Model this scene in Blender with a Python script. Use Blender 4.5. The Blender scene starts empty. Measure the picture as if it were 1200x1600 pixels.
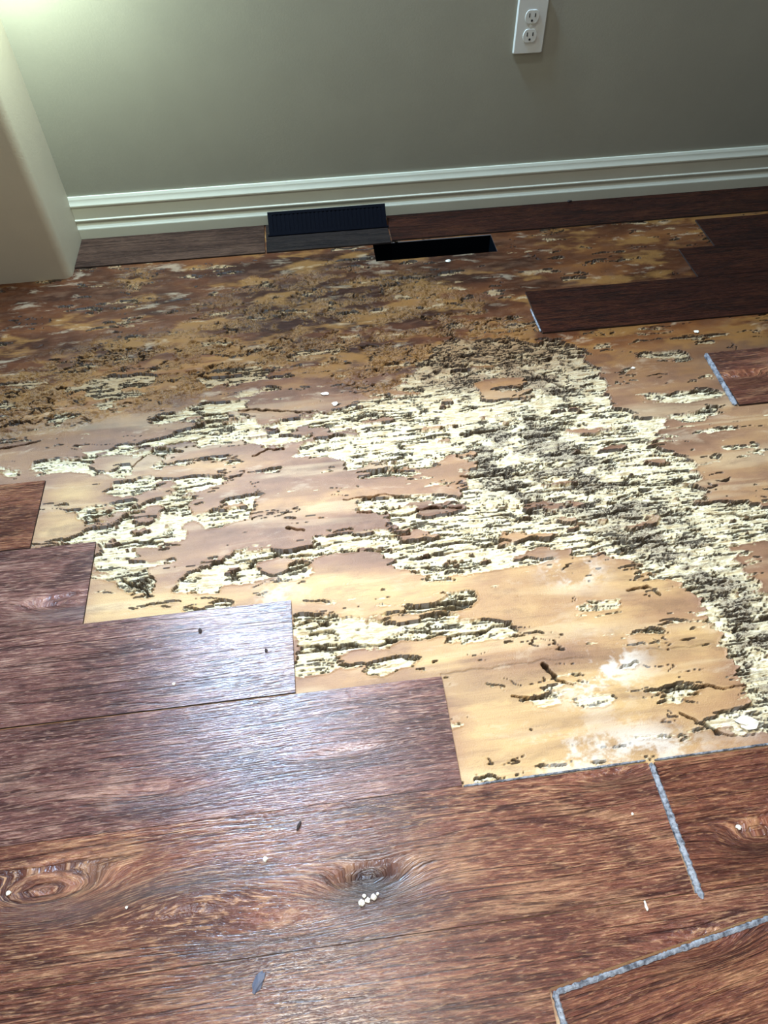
import bpy, bmesh, math, random
import numpy as np
from mathutils import Matrix, Vector

random.seed(4)
H = 1.05                       # eye height of the camera above the floor, metres
FPX = 1106.9                   # focal length in pixels of the 1200 x 1600 frame
col = bpy.context.scene.collection
scn = bpy.context.scene

# ------------------------------------------------------------------ camera
cam_d = bpy.data.cameras.new('camera')
cam = bpy.data.objects.new('camera', cam_d); col.objects.link(cam)
ROT = (Matrix.Rotation(-0.13448626, 3, 'Z') @ Matrix.Rotation(0.67110451, 3, 'X') @ Matrix.Rotation(0.01753227, 3, 'Y'))
cam.matrix_world = Matrix.Translation((0, 0, H)) @ ROT.to_4x4()
cam_d.sensor_fit = 'VERTICAL'; cam_d.sensor_height = 36; cam_d.lens = FPX / 1600 * 36
cam_d.clip_start = 0.02
scn.camera = cam

# ------------------------------------------------------------------ world, lamps, exposure
w = bpy.data.worlds.new('world'); scn.world = w; w.use_nodes = True
w.node_tree.nodes['Background'].inputs[0].default_value = (0.80, 0.88, 1.0, 1)
w.node_tree.nodes['Background'].inputs[1].default_value = 0.11

def lamp(kind, name, loc, target, energy, color, **kw):
    d = bpy.data.lights.new(name, kind); d.energy = energy; d.color = color
    for k, v in kw.items(): setattr(d, k, v)
    o = bpy.data.objects.new(name, d); col.objects.link(o)
    o.location = loc
    o.rotation_euler = (Vector(target) - Vector(loc)).to_track_quat('-Z', 'Y').to_euler()
    return o
# raking lamp high on the left, close to the back wall: throws the floor's relief into shadow
lamp('SPOT', 'raking_wall_lamp', (-0.50, 1.74, 1.55), (0.52, 0.60, 0.0), 98, (0.97, 0.98, 1.0),
     spot_size=math.radians(56), spot_blend=1.0, shadow_soft_size=0.03)
# unseen spot added overhead to light the front planks
lamp('SPOT', 'front_fill_spot', (-0.30, -0.30, 2.45), (0.0, 0.26, 0.0), 155, (1.0, 0.94, 0.86),
     spot_size=math.radians(52), spot_blend=1.0, shadow_soft_size=0.08)
# daylight from a high window on the left side of the back wall
lamp('AREA', 'high_window_light', (-0.46, 1.80, 2.14), (-0.10, 0.65, 0.0), 78, (0.42, 0.66, 1.0),
     shape='RECTANGLE', size=0.24, size_y=0.20)
# ceiling fixture halfway between the camera and the back wall
lamp('AREA', 'ceiling_fixture', (-0.02, 1.40, 2.45), (0.0, 0.8, 0.0), 15, (0.90, 0.95, 1.0),
     shape='RECTANGLE', size=0.32, size_y=0.14)
# lamp near the upper left of the wall
lamp('POINT', 'wall_lamp', (-0.56, 1.72, 0.75), (0, 0, 0), 11, (0.80, 1.0, 0.92), shadow_soft_size=0.05)
# soft unseen fill added above and behind the camera
lamp('AREA', 'fill_light', (0.0, -0.3, 2.4), (0.0, 0.2, 0.0), 8, (1.0, 0.95, 0.90),
     shape='RECTANGLE', size=1.0, size_y=0.8)

scn.view_settings.view_transform = 'Standard'
scn.view_settings.look = 'None'
scn.view_settings.gamma = 1
scn.view_settings.use_curve_mapping = False
scn.view_settings.exposure = 0.35

# ------------------------------------------------------------------ helpers
RM = np.array(ROT)
def fl(x, y, z=0.0):
    """floor point (plane at height z) seen at photo pixel x, y"""
    d = RM @ np.array([(x - 600) / FPX, (800 - y) / FPX, -1.0])
    t = (z - H) / d[2]
    return (d[0] * t, d[1] * t)

def srgb(r, g, b):
    f = lambda c: (c / 255 / 12.92) if c / 255 <= 0.04045 else ((c / 255 + 0.055) / 1.055) ** 2.4
    return (f(r), f(g), f(b), 1)

def tag(o, label, cat, group=None):
    o['label'] = label; o['category'] = cat
    if group: o['group'] = group
    return o

def obj(name, bm, mat, parent=None, smooth=False, loc=None):
    me = bpy.data.meshes.new(name)
    bmesh.ops.recalc_face_normals(bm, faces=bm.faces)
    bm.to_mesh(me); bm.free()
    o = bpy.data.objects.new(name, me); col.objects.link(o)
    if mat: me.materials.append(mat)
    if smooth:
        for p in me.polygons: p.use_smooth = True
    if loc is not None:
        o.location = loc
        me.transform(Matrix.Translation(-Vector(loc)))
    if parent:
        o.parent = parent
        o.matrix_parent_inverse = Matrix.Identity(4)
        o.location = Vector(o.location) - Vector(parent.location) if loc is not None else -Vector(parent.location)
    return o

def empty(name, loc):
    o = bpy.data.objects.new(name, None); col.objects.link(o); o.location = loc
    o.empty_display_size = 0.05
    return o

def box(bm, x0, x1, y0, y1, z0, z1, bevel=0.0):
    vs = [bm.verts.new((x, y, z)) for x in (x0, x1) for y in (y0, y1) for z in (z0, z1)]
    fs = [bm.faces.new([vs[i] for i in f]) for f in ((0,1,3,2),(4,6,7,5),(0,4,5,1),(2,3,7,6),(0,2,6,4),(1,5,7,3))]
    if bevel:
        es = {e for f in fs for e in f.edges}
        bmesh.ops.bevel(bm, geom=list(es), offset=bevel, segments=2, affect='EDGES')
    return bm

def extrude_profile(bm, prof, x0, x1):
    """closed profile [(y, z)] swept along x"""
    a = [bm.verts.new((x0, y, z)) for y, z in prof]
    b = [bm.verts.new((x1, y, z)) for y, z in prof]
    n = len(prof)
    for i in range(n):
        bm.faces.new((a[i], a[(i + 1) % n], b[(i + 1) % n], b[i]))
    bm.faces.new(a[::-1]); bm.faces.new(b)
    return bm

class NT:
    """small node graph helper"""
    def __init__(s, name):
        s.m = bpy.data.materials.new(name); s.m.use_nodes = True
        s.t = s.m.node_tree; s.b = s.t.nodes['Principled BSDF']
    def n(s, typ, **kw):
        nd = s.t.nodes.new(typ)
        for k, v in kw.items(): setattr(nd, k, v)
        return nd
    def l(s, a, b): s.t.links.new(a, b)
    def val(s, sock, v):
        if isinstance(v, bpy.types.NodeSocket): s.l(v, sock)
        else: sock.default_value = v
    def math(s, op, a, b=0.0, c=None, clamp=False):
        nd = s.n('ShaderNodeMath', operation=op, use_clamp=clamp)
        s.val(nd.inputs[0], a); s.val(nd.inputs[1], b)
        if c is not None: s.val(nd.inputs[2], c)
        return nd.outputs[0]
    def mix(s, f, a, b, blend='MIX'):
        nd = s.n('ShaderNodeMix', data_type='RGBA', blend_type=blend)
        s.val(nd.inputs[0], f); s.val(nd.inputs[6], a); s.val(nd.inputs[7], b)
        return nd.outputs[2]
    def attr(s, name): return s.n('ShaderNodeAttribute', attribute_name=name)
    def noise(s, vec, scale, detail=4, rough=0.55, dist=0.0):
        nd = s.n('ShaderNodeTexNoise')
        s.l(vec, nd.inputs['Vector']); nd.inputs['Scale'].default_value = scale
        nd.inputs['Detail'].default_value = detail; nd.inputs['Roughness'].default_value = rough
        nd.inputs['Distortion'].default_value = dist
        return nd.outputs[0]
    def scale(s, vec, v):
        nd = s.n('ShaderNodeMapping'); s.l(vec, nd.inputs[0]); nd.inputs['Scale'].default_value = v
        return nd.outputs[0]
    def ramp(s, f, stops):
        nd = s.n('ShaderNodeValToRGB'); s.l(f, nd.inputs[0])
        e = nd.color_ramp.elements
        while len(e) < len(stops): e.new(0.5)
        for i, (p, c) in enumerate(stops):
            e[i].position = p; e[i].color = c if len(c) == 4 else (*c, 1)
        return nd.outputs[0]
    def step(s, f, a, b):
        nd = s.n('ShaderNodeMapRange', interpolation_type='SMOOTHSTEP')
        s.val(nd.inputs[0], f); nd.inputs[1].default_value = a; nd.inputs[2].default_value = b
        return nd.outputs[0]
    def bump(s, h, dist, strength=1.0, prev=None):
        nd = s.n('ShaderNodeBump'); s.l(h, nd.inputs['Height'])
        nd.inputs['Distance'].default_value = dist; nd.inputs['Strength'].default_value = strength
        if prev: s.l(prev, nd.inputs['Normal'])
        return nd.outputs[0]

# ------------------------------------------------------------------ materials
def paint(name, c, rough, bump=0.0004, scale=260):
    k = NT(name); tc = k.n('ShaderNodeTexCoord').outputs['Object']
    n1 = k.noise(tc, 6, 3); n2 = k.noise(tc, scale, 3)
    cc = k.mix(k.step(n1, .35, .65), tuple(v * .95 for v in c[:3]) + (1,), c)
    k.l(cc, k.b.inputs['Base Color']); k.b.inputs['Roughness'].default_value = rough
    if bump: k.l(k.bump(n2, bump), k.b.inputs['Normal'])
    return k.m
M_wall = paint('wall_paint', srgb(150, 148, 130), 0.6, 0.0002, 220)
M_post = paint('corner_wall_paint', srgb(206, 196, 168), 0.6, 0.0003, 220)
M_base = paint('baseboard_paint', srgb(204, 202, 178), 0.35, 0.0001, 90)
M_plastic = paint('outlet_plastic', srgb(205, 206, 196), 0.35, 0)
M_slot = paint('slot_dark', srgb(14, 13, 11), 0.7, 0)
M_reg = paint('register_metal', srgb(9, 10, 15), 0.65, 0.0002, 60)
M_duct = paint('duct_metal', srgb(10, 15, 20), 0.6, 0.0004, 40)
for m_ in (M_reg, M_duct): m_.node_tree.nodes['Principled BSDF'].inputs['Specular IOR Level'].default_value = .02
M_crumb = paint('plaster_crumb', srgb(232, 226, 205), 0.8, 0.0005, 300)
M_scrap = paint('grey_scrap', srgb(78, 82, 96), 0.5, 0.0003, 200)
M_chip = paint('dark_chip', srgb(38, 24, 18), 0.7, 0.0003, 200)

def edge_mat():
    k = NT('plank_core_edge'); tc = k.n('ShaderNodeTexCoord').outputs['Object']
    n = k.noise(tc, 130, 4); n2 = k.noise(tc, 420, 3)
    c = k.ramp(n, [(.34, srgb(62, 63, 68)), (.45, srgb(104, 108, 114)), (.62, srgb(140, 143, 147))])
    c = k.mix(k.step(n2, .62, .72), c, srgb(60, 56, 56))
    k.l(c, k.b.inputs['Base Color']); k.b.inputs['Roughness'].default_value = .6
    k.l(k.bump(n2, .001), k.b.inputs['Normal'])
    return k.m
M_edge = edge_mat()
M_core = paint('plank_core_dark', srgb(46, 36, 32), .7, 0)

def plank_mat(name, seed, dark, mid, light, hi, gloss=.36, coat=.7):
    """embossed wood-look vinyl; the 'grain' attribute carries (along, across) grain coordinates"""
    k = NT(name); g = k.attr('grain').outputs['Vector']
    off = k.n('ShaderNodeVectorMath', operation='ADD'); k.l(g, off.inputs[0]); off.inputs[1].default_value = (seed * 3.7, seed * 1.3, seed)
    v = off.outputs[0]
    kn = k.attr('knot').outputs['Fac']
    broad = k.noise(k.scale(v, (2.2, 13, 1)), 1.0, 5, .6, .6)
    streak = k.noise(k.scale(v, (6, 120, 1)), 1.0, 5, .62, .5)
    fine = k.noise(k.scale(v, (26, 420, 1)), 1.0, 4, .6, .3)
    line = k.noise(k.scale(v, (1.6, 42, 1)), 1.0, 3, .5, .3)
    c = k.ramp(broad, [(.30, dark), (.45, mid), (.58, light), (.72, mid)])
    s = k.ramp(streak, [(.30, dark), (.46, mid), (.58, light), (.74, hi)])
    c = k.mix(.48, c, s)
    cloud = k.noise(k.scale(v, (5, 17, 1)), 1.0, 4, .6, .8)
    c = k.mix(k.math('MULTIPLY', k.step(cloud, .50, .36), .62), c, dark)
    c = k.mix(k.math('MULTIPLY', k.step(cloud, .54, .70), .40), c, hi)
    # thin dark growth lines: where the slow noise crosses a level
    d = k.math('ABSOLUTE', k.math('SUBTRACT', line, .5))
    ln = k.math('SUBTRACT', 1.0, k.step(d, .0, .028))
    c = k.mix(k.math('MULTIPLY', ln, .75), c, dark)
    c = k.mix(k.math('MULTIPLY', k.step(fine, .52, .66), k.math('ADD', .15, k.math('MULTIPLY', k.step(broad, .42, .62), .55))), c, hi)
    c = k.mix(k.math('MULTIPLY', k.step(fine, .50, .34), .55), c, dark)
    # emboss: long brushed ticks and short slanting scratches
    tick = k.n('ShaderNodeMapping'); k.l(v, tick.inputs[0]); tick.inputs['Rotation'].default_value = (0, 0, math.radians(-32)); tick.inputs['Scale'].default_value = (60, 330, 1)
    tk = k.noise(tick.outputs[0], 1.0, 3, .6)
    c = k.mix(k.math('MULTIPLY', k.step(tk, .54, .66), .38), c, hi)
    c = k.mix(k.math('MULTIPLY', k.step(tk, .46, .34), .45), c, dark)
    hgt = k.math('ADD', k.math('MULTIPLY', fine, 1.0), k.math('MULTIPLY', tk, .75))
    hgt = k.math('ADD', hgt, k.math('MULTIPLY', streak, 1.2))
    hgt = k.math('SUBTRACT', hgt, k.math('MULTIPLY', ln, .35))
    c = k.mix(k.math('MULTIPLY', kn, .88, clamp=True), c, tuple(x * .4 for x in dark[:3]) + (1,))
    k.l(c, k.b.inputs['Base Color'])
    k.l(k.bump(hgt, .0065, 1.0), k.b.inputs['Normal'])
    k.l(k.math('ADD', gloss - .18, k.math('MULTIPLY', broad, .3)), k.b.inputs['Roughness'])
    k.b.inputs['Specular IOR Level'].default_value = .5 if coat else .15
    k.b.inputs['Coat Weight'].default_value = coat; k.b.inputs['Coat Roughness'].default_value = .175
    k.l(k.bump(hgt, .0005, 1.0), k.b.inputs['Coat Normal'])
    return k.m
PM = [plank_mat('brown_plank_vinyl', 1, srgb(58, 26, 20), srgb(120, 68, 52), srgb(152, 94, 68), srgb(222, 170, 124)),
      plank_mat('plum_plank_vinyl', 5, srgb(58, 29, 26), srgb(114, 70, 62), srgb(144, 96, 82), srgb(212, 168, 142)),
      plank_mat('red_plank_vinyl', 9, srgb(62, 27, 18), srgb(118, 64, 46), srgb(146, 88, 60), srgb(208, 152, 106)),
      plank_mat('shaded_red_plank_vinyl', 13, srgb(22, 7, 3), srgb(50, 19, 8), srgb(62, 27, 12), srgb(88, 48, 24), .6, 0.0),  # red vinyl with its colour lowered for the shade these planks lie in
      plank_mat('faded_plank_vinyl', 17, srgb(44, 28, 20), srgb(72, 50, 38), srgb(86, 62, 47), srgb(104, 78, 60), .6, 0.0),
      plank_mat('grey_brown_plank_vinyl', 21, srgb(22, 18, 16), srgb(38, 30, 26), srgb(46, 37, 31), srgb(56, 46, 38), .7, 0.0)]  # darker grey brown tone for the piece under the vent cover

# ------------------------------------------------------------------ numpy noise
def table(seed):
    return np.random.RandomState(seed).rand(256, 256).astype(np.float32)
def vnoise(u, v, seed):
    t = table(seed)
    iu = np.floor(u).astype(np.int32); iv = np.floor(v).astype(np.int32)
    fu = (u - iu).astype(np.float32); fv = (v - iv).astype(np.float32)
    fu = fu * fu * fu * (fu * (fu * 6 - 15) + 10); fv = fv * fv * fv * (fv * (fv * 6 - 15) + 10)
    a = t[iu & 255, iv & 255]; b = t[(iu + 1) & 255, iv & 255]
    c = t[iu & 255, (iv + 1) & 255]; d = t[(iu + 1) & 255, (iv + 1) & 255]
    return (a + (b - a) * fu) * (1 - fv) + (c + (d - c) * fu) * fv
def fbm(u, v, seed, octv=4, gain=.5):
    s = 0; a = 1; tot = 0
    for i in range(octv):
        s = s + a * vnoise(u * 2 ** i + i * 17.3, v * 2 ** i + i * 9.1, seed + i); tot += a; a *= gain
    return s / tot
def sstep(x, a, b):
    t = np.clip((x - a) / (b - a), 0, 1); return t * t * (3 - 2 * t)

# ------------------------------------------------------------------ subfloor height field
X0, X1, Y0, Y1 = -0.95, 1.50, 0.26, 1.91
DX = 0.0015
xs = np.arange(X0, X1 + DX / 2, DX); ys = np.concatenate([np.arange(Y0, 1.42, .00135), np.arange(1.42, Y1, .0021)])
NX, NY = len(xs), len(ys)
GX, GY = np.meshgrid(xs.astype(np.float32), ys.astype(np.float32))

def inside(poly_px, X, Y, z=0.0):
    P = [fl(px, py, z) for px, py in poly_px]
    m = np.zeros(X.shape, bool)
    for (ax, ay), (bx, by) in zip(P, P[1:] + P[:1]):
        if ay == by: continue
        c = (ay > Y) != (by > Y)
        m ^= c & (X < (bx - ax) * (Y - ay) / (by - ay) + ax)
    return m
def blur(a, r):
    for ax in (0, 1):
        n = a.shape[ax]
        for _ in range(2):
            c = np.cumsum(np.pad(a, [(r + 1, r) if i == ax else (0, 0) for i in (0, 1)], mode='edge'), axis=ax, dtype=np.float64)
            a = ((np.take(c, range(2 * r + 1, 2 * r + 1 + n), axis=ax) - np.take(c, range(0, n), axis=ax)) / (2 * r + 1)).astype(np.float32)
    return a
def region(polys, r=8):
    m = np.zeros(GX.shape, bool)
    for p in polys: m |= inside(p, GX, GY)
    return blur(m.astype(np.float32), r)

eroded_px = [
 [(400,700),(375,675),(440,655),(520,643),(620,622),(720,597),(800,600),(860,570),(835,530),(880,528),(905,545),(940,590),(960,630),(1045,655),(1010,690),(1085,720),(1105,780),(1200,788),(1260,790),(1260,860),(1200,850),(1130,850),(1165,900),(1230,930),(1260,1140),(1200,1150),(1165,1080),(1130,1000),(1100,940),(1050,905),(1000,880),(930,870),(860,862),(800,870),(780,893),(690,912),(640,905),(590,865),(480,868),(470,852),(600,830),(690,842),(580,800),(540,780),(640,770),(720,775),(730,740),(640,735),(545,745),(530,718)],
 [(178,792),(170,745),(225,690),(330,652),(400,648),(400,680),(330,690),(262,708),(232,762),(205,792)],
 [(60,852),(110,840),(130,825),(108,795),(200,800),(262,768),(300,785),(290,830),(245,855),(210,860),(242,900),(245,925),(200,925),(150,882),(150,853)],
 [(265,770),(290,745),(370,738),(330,760),(300,785)],
 [(308,832),(320,802),(350,775),(412,768),(405,790),(340,828)],
 [(240,835),(290,830),(296,845),(250,850)],
 [(262,925),(290,900),(340,882),(348,930),(362,948),(332,952),(338,930)],
 [(335,885),(372,862),(480,848),(560,840),(560,856),(480,868),(400,880),(350,892)],
 [(358,910),(370,890),(402,880),(414,902),(390,908)],
 [(438,905),(450,880),(505,866),(490,885),(470,908)],
 [(463,960),(500,965),(560,967),(650,945),(740,920),(748,935),(720,950),(790,975),(822,985),(770,1002),(650,1000),(600,1020),(540,1010),(480,1050),(466,1062)],
 [(565,1056),(600,1025),(658,1020),(620,1052)],
 [(20,712),(60,718),(130,714),(152,705),(150,747),(110,737),(60,730)],
 [(160,708),(215,698),(215,706),(165,713)],
 [(-30,725),(35,730),(30,747),(-30,747)],
 [(230,655),(300,632),(390,628),(390,640),(300,650),(250,665)],
 [(350,615),(430,600),(440,608),(380,622)],
 [(798,1097),(830,1085),(866,1085),(868,1106),(812,1106)],
 [(1035,1082),(1060,1070),(1165,1070),(1160,1080),(1100,1101),(1050,1101)],
 [(1060,1110),(1090,1127),(1140,1110),(1175,1100),(1190,1150),(1130,1157),(1110,1135)],
 [(978,922),(1030,918),(1026,931),(985,932)],
 [(1035,650),(1115,628),(1128,640),(1100,662),(1060,660)],
 [(1000,618),(1100,606),(1130,612),(1110,625),(1010,632)],
 [(985,555),(1060,545),(1085,560),(1040,566)],
 [(640,590),(690,540),(780,530),(850,540),(900,600),(840,640),(760,600)],
 [(600,615),(650,585),(720,590),(700,605)],
 [(440,560),(520,545),(560,560),(470,575)],
 [(300,590),(400,575),(420,590),(330,605)],
 [(120,605),(200,570),(250,575),(230,610),(160,640)],
]
smooth_px = [
 [(455,682),(470,664),(520,668),(515,680)],
 [(735,600),(800,588),(850,598),(830,625),(760,622)],
 [(820,790),(900,775),(905,790),(830,805)],
 [(640,790),(700,780),(760,782),(720,800),(660,806)],
 [(660,735),(740,700),(760,720),(720,760),(670,765)],
 [(330,700),(390,690),(400,712),(340,735),(280,735)],
 [(205,720),(250,710),(240,740),(205,750)],
 [(205,800),(250,790),(250,812),(215,815)],
]
crumb_px = [[(150,610),(250,520),(300,480),(400,440),(520,410),(660,430),(800,490),(850,520),(880,560),(800,595),(700,600),(600,625),(540,600),(450,570),(330,610),(240,640)],
            [(0,700),(-60,640),(60,560),(200,520),(250,560),(230,620),(120,665),(40,670)],
            [(180,430),(240,415),(260,470),(190,480)]]
grey_px = [[(700,690),(830,640),(900,690),(1030,780),(1110,850),(1160,900),(1230,1000),(1240,1130),(1170,1060),(1110,930),(1000,870),(900,800),(780,800)],
           [(640,600),(700,520),(800,500),(880,540),(900,620),(800,620)],
           [(1090,710),(1130,730),(1160,790),(1100,780)],
           [(190,880),(240,890),(240,925),(200,920)]]
dark_px = [[(-80,430),(110,430),(300,400),(560,392),(600,430),(600,500),(420,530),(300,510),(200,560),(60,600),(-80,600)],
           [(600,410),(780,395),(900,420),(850,470),(600,440)],
           [(440,500),(600,470),(760,520),(720,580),(500,590),(380,560)]]
tan_px = [[(690,1055),(560,1000),(500,900),(620,910),(790,885),(950,870),(1050,900),(1110,950),(1190,1160),(725,1235)],
          [(130,980),(150,890),(250,920),(340,940),(460,930),(460,960),(140,985)],
          [(60,860),(75,755),(130,745),(170,790),(120,830)],
          [(400,870),(520,875),(560,930),(480,950),(440,930)],
          [(190,650),(40,668),(20,640),(160,590),(240,600)]]
powder_gloss_px = [[(840,880),(930,870),(945,905),(870,915)], [(870,1080),(960,1040),(980,1090),(900,1110)],
             [(400,925),(445,900),(455,935),(420,942)], [(800,1175),(1000,1130),(1140,1170),(860,1215)],
             [(1120,1130),(1185,1115),(1190,1140),(1150,1150)], [(880,1010),(1000,1000),(1010,1060),(900,1060)]]

NW = 1.0
# wander the look-up coordinates so that traced outlines turn ragged
er = region(eroded_px, 6) * (1 - region(smooth_px, 6))
cr = region(crumb_px, 16); gr = region(grey_px, 14); dk = region(dark_px, 22); tn = region(tan_px, 18); pw = region(powder_gloss_px, 14)

UX = GX + .030 * (fbm(GX * 12, GY * 20, 601, 4) - .5); UY = GY + .016 * (fbm(GX * 11, GY * 26, 611, 4) - .5) + .006 * (fbm(GX * 45, GY * 60, 621, 3) - .5)
long1 = fbm(UX * 9, UY * 60, 11, 5, .55)       # splinters running with the grain
long2 = fbm(UX * 16, UY * 150, 31, 4, .6)
blob = fbm(UX * 26, UY * 44, 51, 5, .55)
fine = fbm(UX * 150, UY * 230, 71, 3, .6)
big = fbm(UX * 4, UY * 6, 91, 3, .5)

E_ = er + (long1 - .5) * 2.1 + (blob - .5) * 1.0 + (long2 - .5) * .7 + .30 * gr - .50
near = blur(er, 32)
stray = (long2 - .5) * 2.4 + (blob - .5) * 1.6 + (near - .5) * 1.0 - .62
em = np.maximum(sstep(E_, -.02, .05), sstep(stray, .0, .06) * (near > .04))
crm = cr * sstep(blob + (long1 - .5) * .8, .36, .52)
# worn wood: terraces of delaminated plies, long ridges and splits
ter = long1 * 7.0 + blob * 3.2
terr = np.floor(ter) + sstep(ter - np.floor(ter), .40, .60)
terr = (terr - terr.mean())
split1 = 1 - sstep(np.abs(fbm(UX * 4.5, UY * 85, 131, 4, .5) - .5), .007, .027)
split2 = 1 - sstep(np.abs(fbm(UX * 20 + blob * 3, UY * 64 + blob * 3, 151, 4, .5) - .5), .006, .028)
split3 = 1 - sstep(np.abs(fbm(UX * 3.0, UY * 55, 137, 3, .5) - .5), .004, .020)
split4 = 1 - sstep(np.abs(fbm(UX * 13, UY * 170, 139, 3, .5) - .5), .003, .030)
rough_here = sstep(gr + .5 * (blob - .5), .1, .6)
depth = -0.0036 + 0.0011 * terr + 0.0040 * (long2 - .5) + 0.0022 * (fine - .5)
depth = depth - 0.0130 * split1 * sstep(big + (blob - .5), .36, .50) - 0.0100 * split2 * (0.15 + .85 * rough_here) - .0150 * split3 * sstep(blob, .40, .52)
depth = depth + rough_here * 0.008 * (fbm(UX * 60, UY * 110, 171, 4, .6) - .5)
depth = depth - .0060 * split4 * sstep(blob + .3 * (big - .5), .44, .56)
pits = (1 - sstep(np.abs(fbm(UX * 9, UY * 55, 401, 3) - .5), .004, .016)) * sstep(fbm(UX * 15, UY * 24, 411, 3), .68, .74)
# hollow below the curled rim on the far side of every worn patch
far_rim = em * (1 - np.roll(em, -2, 0)) * sstep(fbm(UX * 14, UY * 20, 145, 3), .42, .50)
depth = depth - .009 * far_rim
depth = np.clip(depth, -0.024, -0.0004)
# lip of veneer curling up just outside the worn patches
lip = sstep(blur(em, 2), .05, .5) * (1 - em)
skin = 0.0006 * (fbm(GX * 3, GY * 34, 191, 3) - .5) * 2 + 0.0007 * (fbm(GX * 22, GY * 30, 211, 3) - .5) + 0.0022 * lip
crumb_split = crm * (1 - sstep(np.abs(fbm(UX * 26, UY * 62, 251, 3) - .5), .008, .035)) * sstep(fbm(UX * 14, UY * 22, 255, 3), .44, .56)
shade_dirt = np.maximum(0, .8 * crumb_split)
crumb_h = crm * (0.0200 * (fbm(GX * 48, GY * 85, 231, 4, .65) - .58) - 0.0) - .009 * crumb_split
shade_dirt = np.maximum(shade_dirt, em * np.clip(split1 * sstep(big + (blob - .5), .36, .50) + split2 * (.10 + .9 * rough_here) + split3 * sstep(blob, .40, .52) + .7 * split4 * sstep(blob + .3 * (big - .5), .44, .56) + far_rim, 0, 1))  # shade painted along the splits and below the far rims
shade_dirt = np.maximum(shade_dirt, pits * (1 - em))
shade_dirt = sstep(shade_dirt, .12, .60)
shade_dirt = np.maximum(shade_dirt, .9 * np.roll(shade_dirt, 1, 0))      # shade colour carried onto the far wall of each split
Z = np.where(em > 0, skin * (1 - em) + depth * em, skin) + crumb_h * (1 - em) - .006 * pits * (1 - em)

# single cracks that read as dark strokes
crack_px = [[(560,860),(480,868),(420,868)], [(640,832),(560,842),(480,855),(400,872),(330,884)], [(535,780),(600,774),(655,778)],
            [(848,1040),(870,1060),(895,1066)], [(240,650),(330,645),(400,640),(520,645),(580,632)], [(300,1040),(300,1041)],
            [(463,1008),(560,1006),(660,995),(760,985),(800,975)], [(560,800),(640,800),(720,790)], [(980,920),(1010,917),(1030,928)],
            [(1062,1112),(1085,1125),(1120,1145),(1180,1150)], [(1035,1080),(1070,1072),(1120,1074),(1162,1070)], [(800,1090),(830,1092),(865,1085)],
            [(690,520),(720,530),(745,540)], [(730,560),(800,570),(870,600),(900,610)], [(780,545),(830,555),(850,570)],
            [(450,826),(475,828)], [(190,905),(215,915),(235,930)], [(395,712),(420,700),(440,702)], [(0,700),(60,690)],
            [(1105,800),(1150,802),(1200,806)], [(320,680),(280,690),(240,700),(205,730)], [(463,975),(500,970),(520,975)], [(485,990),(515,985),(530,992)],
            [(720,745),(820,738),(900,720)], [(640,870),(720,860),(800,845)], [(820,770),(900,760),(960,752)]]
wob = (fbm(GX * 60, GY * 60, 271, 3) - .5)
wob2 = (fbm(GX * 45, GY * 45, 291, 3) - .5)
CX, CY = GX + wob * .012, GY + wob2 * .014
for line in crack_px:
    P = [fl(*p) for p in line]
    L = sum(math.dist(a, b) for a, b in zip(P, P[1:])) + 1e-6
    for (ax, ay), (bx, by) in zip(P, P[1:]):
        i0, i1 = int((min(ax, bx) - .03 - X0) / DX), int((max(ax, bx) + .03 - X0) / DX) + 1
        j0, j1 = int(np.searchsorted(ys, min(ay, by) - .03)), int(np.searchsorted(ys, max(ay, by) + .03)) + 1
        i0 = max(i0, 0); j0 = max(j0, 0)
        sx, sy = CX[j0:j1, i0:i1], CY[j0:j1, i0:i1]
        if sx.size == 0: continue
        t = np.clip(((sx - ax) * (bx - ax) + (sy - ay) * (by - ay)) / ((bx - ax) ** 2 + (by - ay) ** 2 + 1e-9), 0, 1)
        d = np.hypot(sx - ax - t * (bx - ax), sy - ay - t * (by - ay))
        wd = 0.0017 * (0.5 + vnoise(sx * 60, sy * 60, 333))
        cut = 1 - sstep(d, wd * .5, wd * 1.4)
        Z[j0:j1, i0:i1] -= 0.016 * cut
        shade_dirt[j0:j1, i0:i1] = np.maximum(shade_dirt[j0:j1, i0:i1], 1 - sstep(d, wd * .9, wd * 1.9))  # painted shade reaches a little past the crack edges

# faint joint between two sheets, still visible in the skin
jt = (1 - sstep(np.abs(UY - .4602 * H - .004), .0004, .0018)) * (GX > .13 * H) * (GX < .62) * sstep(fbm(GX * 20, GY * 5, 441, 2), .30, .45) * (1 - em)
Z -= .0012 * jt; shade_dirt = np.maximum(shade_dirt, .38 * jt)

# the opening for the heating duct
hole = dict(x0=.163 * H, x1=.474 * H, y0=1.587 * H, y1=1.672 * H)
in_hole = (GX > hole['x0']) & (GX < hole['x1']) & (GY > hole['y0']) & (GY < hole['y1'])
edge_flat = sstep(GY, 1.64 * H, 1.66 * H)
Z = Z * (1 - edge_flat) + np.minimum(Z, 0) * 0.2 * edge_flat
Z = np.clip(Z, -0.030, 0.0030)

# stain / tint masks; the darker back mixes veneer colour and dimmer light
stain = np.clip(.40 + .45 * tn - .30 * dk + 1.0 * (fbm(GX * 3.2, GY * 16, 311, 4) - .5) + .35 * (blob - .5), 0, 1)
patch = sstep(fbm(UX * 7, UY * 24, 341, 5, .6) + .14 * (cr - .3) + .14 * tn - .06 * dk + .25 * (blob - .5), .46, .64)
dirt = np.clip(gr * sstep(blob + .5 * (long2 - .5), .32, .56) + .18 * sstep(fine, .55, .7), 0, 1)
powder_gloss = pw * sstep(fbm(GX * 22, GY * 26, 361, 4) + .5 * (fine - .5), .40, .72)  # white powder together with gloss spots painted as colour
reddish = sstep(GY, .98, 1.30)

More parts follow.
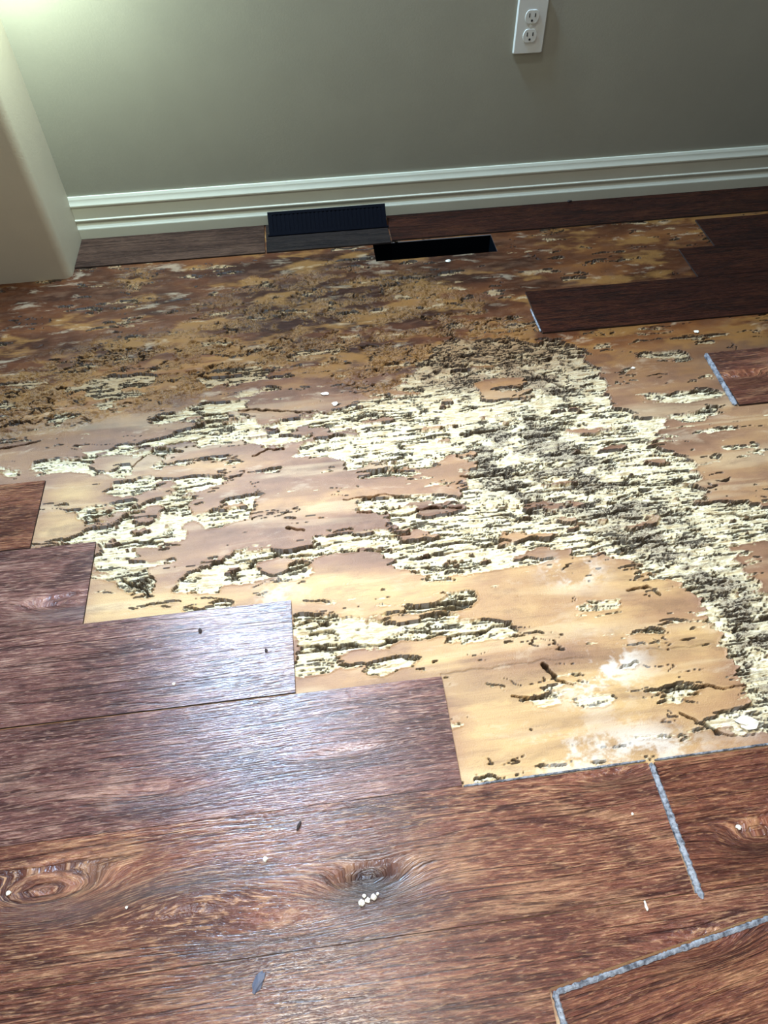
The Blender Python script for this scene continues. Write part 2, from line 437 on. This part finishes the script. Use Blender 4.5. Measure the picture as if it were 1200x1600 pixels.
GY[0, :] = -0.45; GX[:, 0] = -1.3; GX[:, -1] = 1.8
me = bpy.data.meshes.new('floor')
co = np.stack([GX, GY, Z.astype(np.float32)], -1).reshape(-1, 3)
idx = np.arange(NX * NY).reshape(NY, NX)
keep = ~(in_hole[:-1, :-1] & in_hole[1:, 1:])
q = np.stack([idx[:-1, :-1], idx[:-1, 1:], idx[1:, 1:], idx[1:, :-1]], -1)[keep].reshape(-1, 4)
me.vertices.add(len(co)); me.vertices.foreach_set('co', co.ravel())
me.loops.add(q.size); me.loops.foreach_set('vertex_index', q.ravel().astype(np.int32))
me.polygons.add(len(q)); me.polygons.foreach_set('loop_start', np.arange(0, q.size, 4, dtype=np.int32))
me.polygons.foreach_set('use_smooth', np.ones(len(q), bool))
for nm, arr in dict(worn=em, stain=stain, patch=patch, dirt=dirt, powder_gloss=powder_gloss, crumb=crm, back=reddish, dark=dk, shade_dirt=shade_dirt).items():
    a = me.attributes.new(nm, 'FLOAT', 'POINT'); a.data.foreach_set('value', arr.astype(np.float32).ravel())
me.update(calc_edges=True)
floor = bpy.data.objects.new('floor', me); col.objects.link(floor); floor['kind'] = 'structure'

k = NT('damaged_plywood'); tc = k.n('ShaderNodeTexCoord').outputs['Object']
A = lambda n: k.attr(n).outputs['Fac']
n_f = k.noise(k.scale(tc, (1, 1.6, 1)), 420, 3, .6)
n_m = k.noise(k.scale(tc, (1, 4, 1)), 45, 4, .6)
n_l = k.noise(k.scale(tc, (1, 22, 1)), 22, 4, .6)
n_s = k.noise(tc, 900, 2, .5)
skin_front = k.ramp(A('stain'), [(.06, srgb(104, 74, 54)), (.36, srgb(142, 106, 78)), (.60, srgb(164, 126, 86)), (.92, srgb(190, 154, 102))])
band = k.noise(k.scale(tc, (1.6, 17, 1)), 1.0, 3, .5, .8)
skin_front = k.mix(k.math('MULTIPLY', k.step(band, .50, .66), .55), skin_front, srgb(122, 90, 66))
skin_front = k.mix(k.math('MULTIPLY', k.step(band, .46, .34), .35), skin_front, srgb(206, 182, 140))
skin_back = k.ramp(A('stain'), [(.05, srgb(42, 21, 10)), (.35, srgb(76, 42, 22)), (.65, srgb(106, 64, 32)), (.95, srgb(130, 88, 46))])  # back skin toned down: brown veneer plus the weaker light there
skin_c = k.mix(A('back'), skin_front, skin_back)
skin_c = k.mix(k.math('MULTIPLY', k.math('MULTIPLY', A('patch'), A('back')), .6), skin_c, srgb(138, 98, 50))
skin_c = k.mix(k.math('MULTIPLY', k.step(n_l, .52, .68), .22), skin_c, srgb(120, 84, 62))
grime = k.noise(k.scale(tc, (9, 26, 1)), 1.0, 6, .68, .4)
skin_c = k.mix(k.math('MULTIPLY', k.step(grime, .50, .68), .42), skin_c, srgb(104, 76, 56))
skin_c = k.mix(k.math('MULTIPLY', k.step(grime, .44, .32), .30), skin_c, srgb(200, 180, 148))
skin_c = k.mix(k.math('MULTIPLY', k.step(n_s, .66, .74), .5), skin_c, srgb(90, 66, 50))
skin_c = k.mix(k.math('MULTIPLY', A('crumb'), .62), skin_c, k.ramp(n_f, [(.40, srgb(32, 19, 10)), (.60, srgb(140, 102, 60))]))
wood = k.ramp(n_m, [(.30, srgb(174, 150, 108)), (.46, srgb(213, 198, 156)), (.62, srgb(235, 226, 190))])
wood = k.mix(k.math('MULTIPLY', k.step(n_l, .53, .60), .50), wood, srgb(150, 118, 76))
wood = k.mix(k.math('MULTIPLY', k.step(n_f, .56, .66), .35), wood, srgb(128, 104, 74))
wood = k.mix(A('dirt'), wood, k.ramp(n_f, [(.38, srgb(96, 82, 64)), (.58, srgb(178, 164, 136))]))
wood = k.mix(k.math('MULTIPLY', A('back'), .80), wood, srgb(124, 90, 54))
c = k.mix(A('worn'), skin_c, wood)
c = k.mix(k.math('MULTIPLY', A('shade_dirt'), .93), c, srgb(34, 25, 17))  # near-black shade put into the crack colour, with joint dirt
c = k.mix(k.math('MULTIPLY', A('powder_gloss'), .5), c, srgb(232, 230, 220))  # whitish powder and painted gloss
k.l(c, k.b.inputs['Base Color'])
k.l(k.math('ADD', .42, k.math('MULTIPLY', A('worn'), .4)), k.b.inputs['Roughness'])
k.l(k.math('SUBTRACT', .40, k.math('MULTIPLY', A('back'), .28)), k.b.inputs['Specular IOR Level'])
hh = k.math('ADD', k.math('MULTIPLY', n_f, .5), k.math('MULTIPLY', n_l, k.math('MULTIPLY', A('worn'), 1.2)))
k.l(k.bump(hh, .0022, .8), k.b.inputs['Normal'])
me.materials.append(k.m)

# ------------------------------------------------------------------ walls, corner and baseboard
YW = 1.797 * H + .014
bm = box(bmesh.new(), -2.2, 2.6, YW, YW + .12, -.02, 2.6)
o = obj('wall_back', bm, M_wall); o['kind'] = 'structure'
YP, XP, RP = 1.624 * H, -.588 * H, .020
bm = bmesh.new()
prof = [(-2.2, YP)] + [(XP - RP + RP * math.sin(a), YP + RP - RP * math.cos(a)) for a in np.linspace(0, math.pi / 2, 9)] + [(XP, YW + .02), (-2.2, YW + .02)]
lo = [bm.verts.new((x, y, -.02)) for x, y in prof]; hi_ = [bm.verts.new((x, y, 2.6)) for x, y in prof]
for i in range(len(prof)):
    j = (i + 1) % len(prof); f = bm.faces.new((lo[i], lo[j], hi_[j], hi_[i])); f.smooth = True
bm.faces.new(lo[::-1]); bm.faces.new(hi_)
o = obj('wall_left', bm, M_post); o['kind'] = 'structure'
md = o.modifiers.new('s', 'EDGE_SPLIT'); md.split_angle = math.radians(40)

BH = .1105 * H; yb = 1.797 * H
def arc(y0, z0, y1, z1, bulge, n=6):
    out = []
    for i in range(1, n):
        t = i / n; s = math.sin(t * math.pi) * bulge
        out.append((y0 + (y1 - y0) * t - s, z0 + (z1 - z0) * t))
    return out
pr = [(YW, .004), (yb - .001, .004), (yb - .001, BH * .25)]
pr += arc(yb - .001, BH * .25, yb + .0015, BH * .31, .0008) + [(yb + .0015, BH * .32)]
pr += arc(yb + .0015, BH * .32, yb + .003, BH * .44, -.0012) + [(yb + .002, BH * .45), (yb + .002, BH * .475), (yb + .0042, BH * .50), (yb + .0042, BH * .76)]
pr += [(yb + .003, BH * .79), (yb + .003, BH * .82)]
pr += arc(yb + .003, BH * .82, yb + .008, BH * .97, -.001) + [(yb + .010, BH), (YW, BH)]
bm = extrude_profile(bmesh.new(), pr, XP + .0005, 2.4)
o = obj('baseboard_back', bm, M_base); o['kind'] = 'structure'

# ------------------------------------------------------------------ planks
TH = 0.0042
KN = []     # knots: x, y, along, across, strength, dark
for px, py, a, b, s, dk_ in [(72,1400,.090,.026,.055,.10), (577,1382,.06,.022,.035,1.15), (120,945,.09,.018,.04,.15), (960,1215,.06,.014,.012,.3),
                             (300,1400,.10,.020,-.018,0), (1100,1480,.07,.02,.018,.0), (430,1450,.08,.014,.012,.1), (1190,1310,.05,.02,.03,.2),
                             (540,1180,.07,.012,.011,.1), (1165,590,.06,.02,.03,.2), (240,1240,.08,.014,.012,0)]:
    x, y = fl(px, py, TH); KN.append((x, y, a, b, s, dk_))

def plank(poly, mat, label, z=0.0, core=None, tilt=0.0, grout=None, direction=0.0, group=None, res=.007, th=TH):
    """poly: outline in floor metres. Top face finely cut so that it can carry the grain coordinates."""
    bm = bmesh.new()
    vs = [bm.verts.new((x, y, 0)) for x, y in poly]
    top = bm.faces.new(vs)
    if top.normal.z < 0: top.normal_flip()
    top.normal_update()
    if top.normal.z < 0: bmesh.ops.reverse_faces(bm, faces=[top])
    xa, xb = min(p[0] for p in poly), max(p[0] for p in poly); ya, yb_ = min(p[1] for p in poly), max(p[1] for p in poly)
    for i in range(1, int((xb - xa) / (res * 2))):
        bmesh.ops.bisect_plane(bm, geom=bm.verts[:] + bm.edges[:] + bm.faces[:], plane_co=(xa + i * res * 2, 0, 0), plane_no=(1, 0, 0))
    for i in range(1, int((yb_ - ya) / res)):
        bmesh.ops.bisect_plane(bm, geom=bm.verts[:] + bm.edges[:] + bm.faces[:], plane_co=(0, ya + i * res, 0), plane_no=(0, 1, 0))
    bound = [e for e in bm.edges if e.is_boundary]
    r = bmesh.ops.extrude_edge_only(bm, edges=bound)
    low = [v for v in r['geom'] if isinstance(v, bmesh.types.BMVert)]
    for v in low: v.co.z = -th
    side = [f for f in r['geom'] if isinstance(f, bmesh.types.BMFace)]
    for f in side: f.material_index = 1
    for v in bm.verts: v.co.z += z + th
    # a slim eased arris so that edges catch light
    bm.verts.index_update()
    cx, cy = sum(p[0] for p in poly) / len(poly), sum(p[1] for p in poly) / len(poly)
    me = bpy.data.meshes.new('vinyl_plank')
    bmesh.ops.recalc_face_normals(bm, faces=bm.faces)
    bm.to_mesh(me); bm.free()
    n = len(me.vertices); c = np.zeros(n * 3, np.float32); me.vertices.foreach_get('co', c); c = c.reshape(-1, 3)
    ca, sa = math.cos(direction), math.sin(direction)
    gx = c[:, 0] * ca + c[:, 1] * sa; gy = -c[:, 0] * sa + c[:, 1] * ca
    kd = np.zeros(n)
    gy0 = gy.copy()
    for kx, ky, a, b, s, dk_ in KN:
        e = np.exp(-((c[:, 0] - kx) / a) ** 2 - ((c[:, 1] - ky) / b) ** 2)
        gy0 = gy0 + s * e; kd = np.maximum(kd, dk_ * np.exp(-((c[:, 0] - kx) / (a * 1.0)) ** 2 - ((c[:, 1] - ky) / (b * 1.5)) ** 2))
    gy0 = gy0 + .012 * (fbm(gx * 3.0, gy * 6, 501, 3) - .5)
    gr_ = np.stack([gx, gy0, np.zeros(n)], -1).astype(np.float32)
    a = me.attributes.new('grain', 'FLOAT_VECTOR', 'POINT'); a.data.foreach_set('vector', gr_.ravel())
    a = me.attributes.new('knot', 'FLOAT', 'POINT'); a.data.foreach_set('value', kd.astype(np.float32))
    me.materials.append(mat); me.materials.append(core or M_core)
    me.transform(Matrix.Translation((-cx, -cy, 0)))
    o = bpy.data.objects.new('vinyl_plank', me); col.objects.link(o); o.location = (cx, cy, 0)
    tag(o, label, 'plank', group)
    return o
def rect(x0, x1, y0, y1, g=.00035): return [(x0 * H + g, y0 * H + g), (x1 * H - g, y0 * H + g), (x1 * H - g, y1 * H - g), (x0 * H + g, y1 * H - g)]
R = [-.198, -.034, .1305, .2965, .4602, .6245, .789, .9477]
XL, XR = -1.15, 1.65
# row lines in H units; every plank by its row
plank(rect(XL, -.5370, R[6] + .0016, R[7]), PM[2], 'short brown plank end at the left edge, highest of the left planks')
plank(rect(XL, -.4238, R[5], R[6]), PM[1], 'brown plank at the left edge with banded grain, below the topmost short one')
plank(rect(XL, -.0896, R[4] + .0022, R[5]), PM[1], 'brown plank with the bluish window glare on its exposed end')
plank(rect(XL, .1314, R[3], R[4]), PM[1], 'wide brown plank ending beside the lower left corner of the bare tan subfloor')
plank([(XL * H, R[2] * H + .0005), (.3938 * H, R[2] * H + .0005), (.3938 * H, R[3] * H - .0023), (.1310 * H, R[3] * H - .0023), (.1310 * H, R[3] * H - .0003), (XL * H, R[3] * H - .0003)], PM[0], 'long brown plank with a large dark knot and white crumbs')
plank(rect(.4025, XR, R[2], R[3] - .0022), PM[2], 'reddish plank to the right of the rough grey end joint')
E1, E2 = fl(862, 1548, TH), fl(1200, 1430, TH); E3 = fl(880, 1600, TH)
ux, uy = E2[0] - E1[0], E2[1] - E1[1]; L = math.hypot(ux, uy); ux /= L; uy /= L
far = (E1[0] + ux * 1.4, E1[1] + uy * 1.4)
y2 = R[2] * H - .0006
tt = (y2 - E1[1]) / uy; meet = (E1[0] + ux * tt, y2)
dx3, dy3 = E3[0] - E1[0], E3[1] - E1[1]; l3 = math.hypot(dx3, dy3); dx3 /= l3; dy3 /= l3
low = lambda d: (E1[0] + dx3 * d, E1[1] + dy3 * d)
gp = .0032
plank([(XL * H, R[1] * H), (E1[0] - gp, R[1] * H), (E1[0] - gp, E1[1] + gp * .3), (E1[0], E1[1] + gp), (meet[0] - .01, y2 - 0.0), (XL * H, y2)], PM[0],
      'broad brown foreground plank with the grey scrap on it, left of the skewed plank')
nx, ny = -uy, ux
wq = .20
plank([(E1[0], E1[1]), (E1[0] - nx * wq, E1[1] - ny * wq), (E1[0] + ux * .9 - nx * wq, E1[1] + uy * .9 - ny * wq), (E1[0] + ux * .42, E1[1] + uy * .42)], PM[2],
      'skewed brown plank in the lower right corner with grey edges showing', z=-.0012, core=M_edge, direction=math.atan2(uy, ux))
plank(rect(XL, .17, R[0], R[1] - .001), PM[1], 'brown plank along the bottom edge of the picture')
# right side and along the wall
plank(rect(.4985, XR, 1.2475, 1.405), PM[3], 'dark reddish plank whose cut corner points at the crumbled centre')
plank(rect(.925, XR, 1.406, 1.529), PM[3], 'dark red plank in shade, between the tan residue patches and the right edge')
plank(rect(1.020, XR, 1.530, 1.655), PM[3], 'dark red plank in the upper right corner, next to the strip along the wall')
plank(rect(.8300, XR, .9650, 1.130), PM[2], 'short reddish plank at the right edge with a grey broken end')
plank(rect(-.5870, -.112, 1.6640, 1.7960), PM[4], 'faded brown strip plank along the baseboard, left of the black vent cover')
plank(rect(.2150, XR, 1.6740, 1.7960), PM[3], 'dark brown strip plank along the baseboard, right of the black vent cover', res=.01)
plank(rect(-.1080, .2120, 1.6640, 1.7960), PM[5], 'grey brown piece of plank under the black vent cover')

# rough joint filler showing in the gaps
def bead(name, a, b, width, label, seed, z=TH * .8, thick=.0022, cat='joint strip', step=.0028):
    ax, ay = a; bx, by = b; L = math.dist(a, b); n = max(6, int(L / step))
    ux, uy = (bx - ax) / L, (by - ay) / L; px, py = -uy, ux
    rnd = random.Random(seed); bm = bmesh.new(); rows = []
    for i in range(n + 1):
        t = i / n; tp = min(1, min(t, 1 - t) * n / 2 + .35)
        wl_ = width * .5 * tp * (1 + rnd.uniform(-.22, .22)); wr = width * .5 * tp * (1 + rnd.uniform(-.22, .22)); h = thick * (1 + rnd.uniform(-.35, .35))
        cx, cy = ax + ux * L * t, ay + uy * L * t
        rows.append([bm.verts.new((cx + px * o_, cy + py * o_, z + zz)) for o_, zz in ((-wl_, -thick), (-wl_ * .8, h * .4), (-wl_ * .2, h * .8), (wr * .45, h), (wr * .9, h * .3), (wr, -thick))])
    for r0, r1 in zip(rows, rows[1:]):
        for j in range(5): bm.faces.new((r0[j], r0[j + 1], r1[j + 1], r1[j]))
        bm.faces.new((r0[5], r0[0], r1[0], r1[5]))
    bm.faces.new(rows[0][::-1]); bm.faces.new(rows[-1])
    o = obj(name, bm, M_edge, loc=(ax, ay, 0)); tag(o, label, cat)
    return o
bead('joint_strip', fl(1017, 1192, TH), fl(1098, 1405, TH), .0095, 'rough light grey strip in the end joint between two front planks', 1)
bead('joint_strip', fl(1103, 552, TH), fl(1150, 632, TH), .011, 'grey strip along the broken end of the short right hand plank', 2)
bead('joint_strip', fl(868, 1552, TH), fl(1230, 1425, TH), .0070, 'long grey strip along the upper edge of the skewed corner plank', 3, z=TH * .75)
bead('joint_strip', fl(866, 1548, TH), fl(890, 1625, TH), .0078, 'short grey strip down the left end of the skewed corner plank', 4, z=TH * .75)
bead('joint_strip', fl(724, 1229, 0), fl(1008, 1189, 0), .0032, 'thin pale strip between the bare tan subfloor and the knotted plank', 5, z=.0022, thick=.0015)
bead('joint_strip', fl(1022, 1188, 0), fl(1215, 1161, 0), .0032, 'thin pale strip between the bare tan subfloor and the reddish front plank', 6, z=.0022, thick=.0015)
bead('joint_strip', fl(829, 482, TH), fl(845, 517, TH), .004, 'tiny pale strip on the end of the dark reddish plank', 7, z=.003, thick=.0015)

# ------------------------------------------------------------------ duct opening and vent cover
hx0, hx1, hy0, hy1 = hole['x0'] - .001, hole['x1'] + .001, hole['y0'] - .001, hole['y1'] + .001
bm = bmesh.new()
t = .0015
for a in ((hx0, hx0 + t, hy0, hy1), (hx1 - t, hx1, hy0, hy1), (hx0, hx1, hy0, hy0 + t), (hx0, hx1, hy1 - t, hy1)):
    box(bm, *a, -.16, -.004)
box(bm, hx0, hx1, hy0, hy1, -.162, -.158)
o = obj('duct_boot', bm, M_duct, loc=((hx0 + hx1) / 2, (hy0 + hy1) / 2, -.16))
tag(o, 'open rectangular heating duct sunk in the floor right of the vent cover', 'duct')

vx0, vx1 = -.0985 * H, .2105 * H
root = empty('vent_cover', ((vx0 + vx1) / 2, 1.745 * H, TH))
tag(root, 'black vent cover propped against the notched baseboard', 'vent cover')
# plate leaning back against the baseboard
y_a, z_a, y_b, z_b = 1.741 * H, TH + .001, 1.785 * H, .0455
ln_ = math.hypot(y_b - y_a, z_b - z_a); cy_, sz_ = (y_b - y_a) / ln_, (z_b - z_a) / ln_
def lean(bm):
    for v in bm.verts:
        s, d = v.co.y, v.co.z      # s along the plate, d outwards (towards the room)
        v.co = Vector((v.co.x, y_a + cy_ * s - sz_ * d, z_a + sz_ * s + cy_ * d))
    return bm
W_ = ln_
bm = bmesh.new()
for r_ in ((vx0, vx1, 0, .008), (vx0, vx1, W_ - .008, W_), (vx0, vx0 + .012, .008, W_ - .008), (vx1 - .012, vx1, .008, W_ - .008)):
    box(bm, r_[0], r_[1], r_[2], r_[3], 0, .0028)
obj('frame', lean(bm), M_reg, root)
nb = 26
pitch = (vx1 - vx0 - .024) / nb
for i in range(nb):
    x = vx0 + .012 + pitch * (i + .3)
    obj('louver', lean(box(bmesh.new(), x, x + pitch * .62, .008, W_ - .008, .0004, .0020)), M_reg, root)
obj('backing', lean(box(bmesh.new(), vx0 + .008, vx1 - .008, .005, W_ - .005, -.0012, .0003)), M_reg, root)
obj('lower_flange', box(bmesh.new(), vx0 - .004, vx1 + .004, 1.735 * H, 1.742 * H, TH, TH + .003, .0006), M_reg, root)

# ------------------------------------------------------------------ wall outlet
def wall_pt(x, z): return (x * H, z * H)
ox, oz0, ow, oh = .5515 * H, .3675 * H, .0700 * H, .1120 * H
root = empty('wall_outlet', (ox, YW, oz0 + oh / 2))
tag(root, 'white duplex electrical outlet with its cover plate on the back wall', 'outlet')
zc = oz0 + oh / 2
def superplate(bm, cx, cz, w_, h_, y0, y1, inset):
    """rounded plate, front edges eased"""
    def ring(w2, h2, y, r):
        pts = []
        for sx, sz, a0 in ((1, 1, 0), (-1, 1, 90), (-1, -1, 180), (1, -1, 270)):
            for i in range(5):
                a = math.radians(a0 + 90 * i / 4)
                pts.append(bm.verts.new((cx + sx * (w2 - r) + r * math.cos(a), y, cz + sz * (h2 - r) + r * math.sin(a))))
        return pts
    rs = [ring(w_ / 2, h_ / 2, y0, .004), ring(w_ / 2, h_ / 2, (y0 + y1) / 2, .004), ring(w_ / 2 - inset, h_ / 2 - inset, y1, .003)]
    for a, b in zip(rs, rs[1:]):
        for i in range(len(a)):
            j = (i + 1) % len(a); bm.faces.new((a[i], a[j], b[j], b[i]))
    bm.faces.new(rs[0]); bm.faces.new(rs[-1][::-1])
    return bm
obj('cover_plate', superplate(bmesh.new(), ox, zc, ow, oh, YW, YW - .006, .0025), M_plastic, root)
def disc(bm, cx, cz, r, y0, y1, flat=1.0, n=28, cut=None):
    a, b = [], []
    for i in range(n):
        t_ = 2 * math.pi * i / n; x = r * math.cos(t_); z = r * math.sin(t_)
        if cut: z = max(-cut, min(cut, z))
        a.append(bm.verts.new((cx + x, y0, cz + z))); b.append(bm.verts.new((cx + x * .96, y1, cz + z * .96)))
    for i in range(n):
        j = (i + 1) % n; bm.faces.new((a[i], a[j], b[j], b[i]))
    bm.faces.new(a); bm.faces.new(b[::-1]); return bm
for s in (1, -1):
    cz = zc + s * .0195
    rc = obj('receptacle', disc(bmesh.new(), ox, cz, .0172, YW - .005, YW - .0078, cut=.0143), M_plastic, root)
    rc.location = (0, 0, 0)
    rc.data.transform(Matrix.Translation(-Vector(root.location)))
    def sub(name, bm):
        o_ = obj(name, bm, M_slot); o_.parent = rc
        o_.data.transform(Matrix.Translation(-Vector(root.location)))
    sub('slot', box(bmesh.new(), ox - .0080, ox - .0058, YW - .0081, YW - .006, cz - .0010, cz + .0075))
    sub('slot', box(bmesh.new(), ox + .0056, ox + .0080, YW - .0081, YW - .006, cz - .0005, cz + .0072))
    sub('ground_hole', disc(bmesh.new(), ox, cz - .0075, .0026, YW - .006, YW - .0082, n=14))
obj('screw', disc(bmesh.new(), ox, zc, .0032, YW - .0055, YW - .0074, n=16), M_plastic, root)

# ------------------------------------------------------------------ crumbs and scraps
def crumb(px, py, size, mat, label, seed, z=TH, name='plaster_crumb', cat='crumb', group=None, stretch=(1, 1, .6), ang=0.0):
    rnd = random.Random(seed); bm = bmesh.new()
    bmesh.ops.create_icosphere(bm, subdivisions=2, radius=size)
    for v in bm.verts:
        kf = 1 + rnd.uniform(-.28, .28); v.co = Vector((v.co.x * kf * stretch[0], v.co.y * kf * stretch[1], v.co.z * kf * stretch[2]))
    zm = min(v.co.z for v in bm.verts)
    for v in bm.verts: v.co.z -= zm
    x, y = fl(px, py, z)
    o = obj(name, bm, mat); o.location = (x, y, z); o.rotation_euler = (0, 0, ang)
    tag(o, label, cat, group); return o
G1 = 'white crumbs in the dark knot'
for i, (px, py, s, lab) in enumerate([(565,1411,.0040,'largest and lowest white crumb of the cluster in the dark knot'), (575,1407,.0034,'middle white crumb of the cluster in the dark knot'),
        (584,1402,.0034,'upper right white crumb of the cluster in the dark knot'), (569,1400,.0024,'small white crumb on the upper left of the cluster in the dark knot'),
        (590,1397,.0018,'tiniest white crumb, topmost of the cluster in the dark knot')]):
    crumb(px, py, s, M_crumb, lab, 20 + i, group=G1)
crumb(14, 1396, .0030, M_crumb, 'white speck on the ringed knot at the far left edge', 31)
crumb(415, 1343, .0034, M_crumb, 'pale oval crumb on the plank left of the dark knot', 32)
crumb(198, 1418, .0018, M_crumb, 'tiny pale speck right of the ringed knot at the left', 33)
crumb(1153, 1293, .0034, M_crumb, 'white crumb on the reddish plank right of the grey end joint', 34)
crumb(1009, 1416, .0030, M_crumb, 'thin curved white shaving left of the lower end of the grey joint strip', 35, stretch=(.55, 2.0, .5), name='shaving', cat='shaving')
crumb(988, 1272, .0018, M_crumb, 'tiny white speck on the long front plank left of the grey joint strip', 36)
crumb(272, 1069, .0026, M_crumb, 'white speck on the plank with the bluish glare', 37)
crumb(523, 632, .0065, M_crumb, 'round white crumb on the brown subfloor above the cream worn band', 38, z=0, stretch=(1, .9, .35))
crumb(508, 616, .0062, M_crumb, 'flat white flake above the round white crumb on the brown subfloor', 39, z=0, stretch=(1.5, .8, .25), name='flake', cat='flake')
crumb(700, 409, .0050, M_crumb, 'small pale chip on the subfloor just below the duct opening', 40, z=0, stretch=(1.2, .8, .5))
crumb(890, 316, .0040, M_chip, 'little dark splinter at the foot of the baseboard on the right', 41, z=TH, stretch=(1.6, .7, .8), name='splinter', cat='splinter')
crumb(1088, 519, .0055, M_crumb, 'pale speck on the tan subfloor below the dark reddish plank', 42, z=0, stretch=(1.2, .8, .3))
crumb(989, 576, .0045, M_crumb, 'pale speck left of the short right hand plank', 43, z=0, stretch=(1, .8, .4))
crumb(1165, 1130, .011, M_crumb, 'whitish lump of filler beside the torn veneer at the right edge', 44, z=-.001, stretch=(1.3, 1.0, .35), name='filler_lump', cat='lump')
crumb(467, 1291, .0035, M_chip, 'dark oblong chip on the plank above the pale oval crumb', 45, stretch=(.7, 1.8, .5), name='chip', cat='chip', ang=-.5)
crumb(313, 986, .0035, M_chip, 'dark speck on the glare of the plank end, nearest its upper edge', 46, stretch=(.8, 1.4, .5), name='chip', cat='chip')
crumb(416, 1017, .0028, M_chip, 'dark speck on the glare of the plank end, nearest its cut end', 47, stretch=(.8, 1.4, .5), name='chip', cat='chip')
crumb(404, 1536, .0075, M_scrap, 'blue grey scrap on the foreground plank', 48, stretch=(.75, 1.7, .22), name='scrap', cat='scrap', ang=-.55)
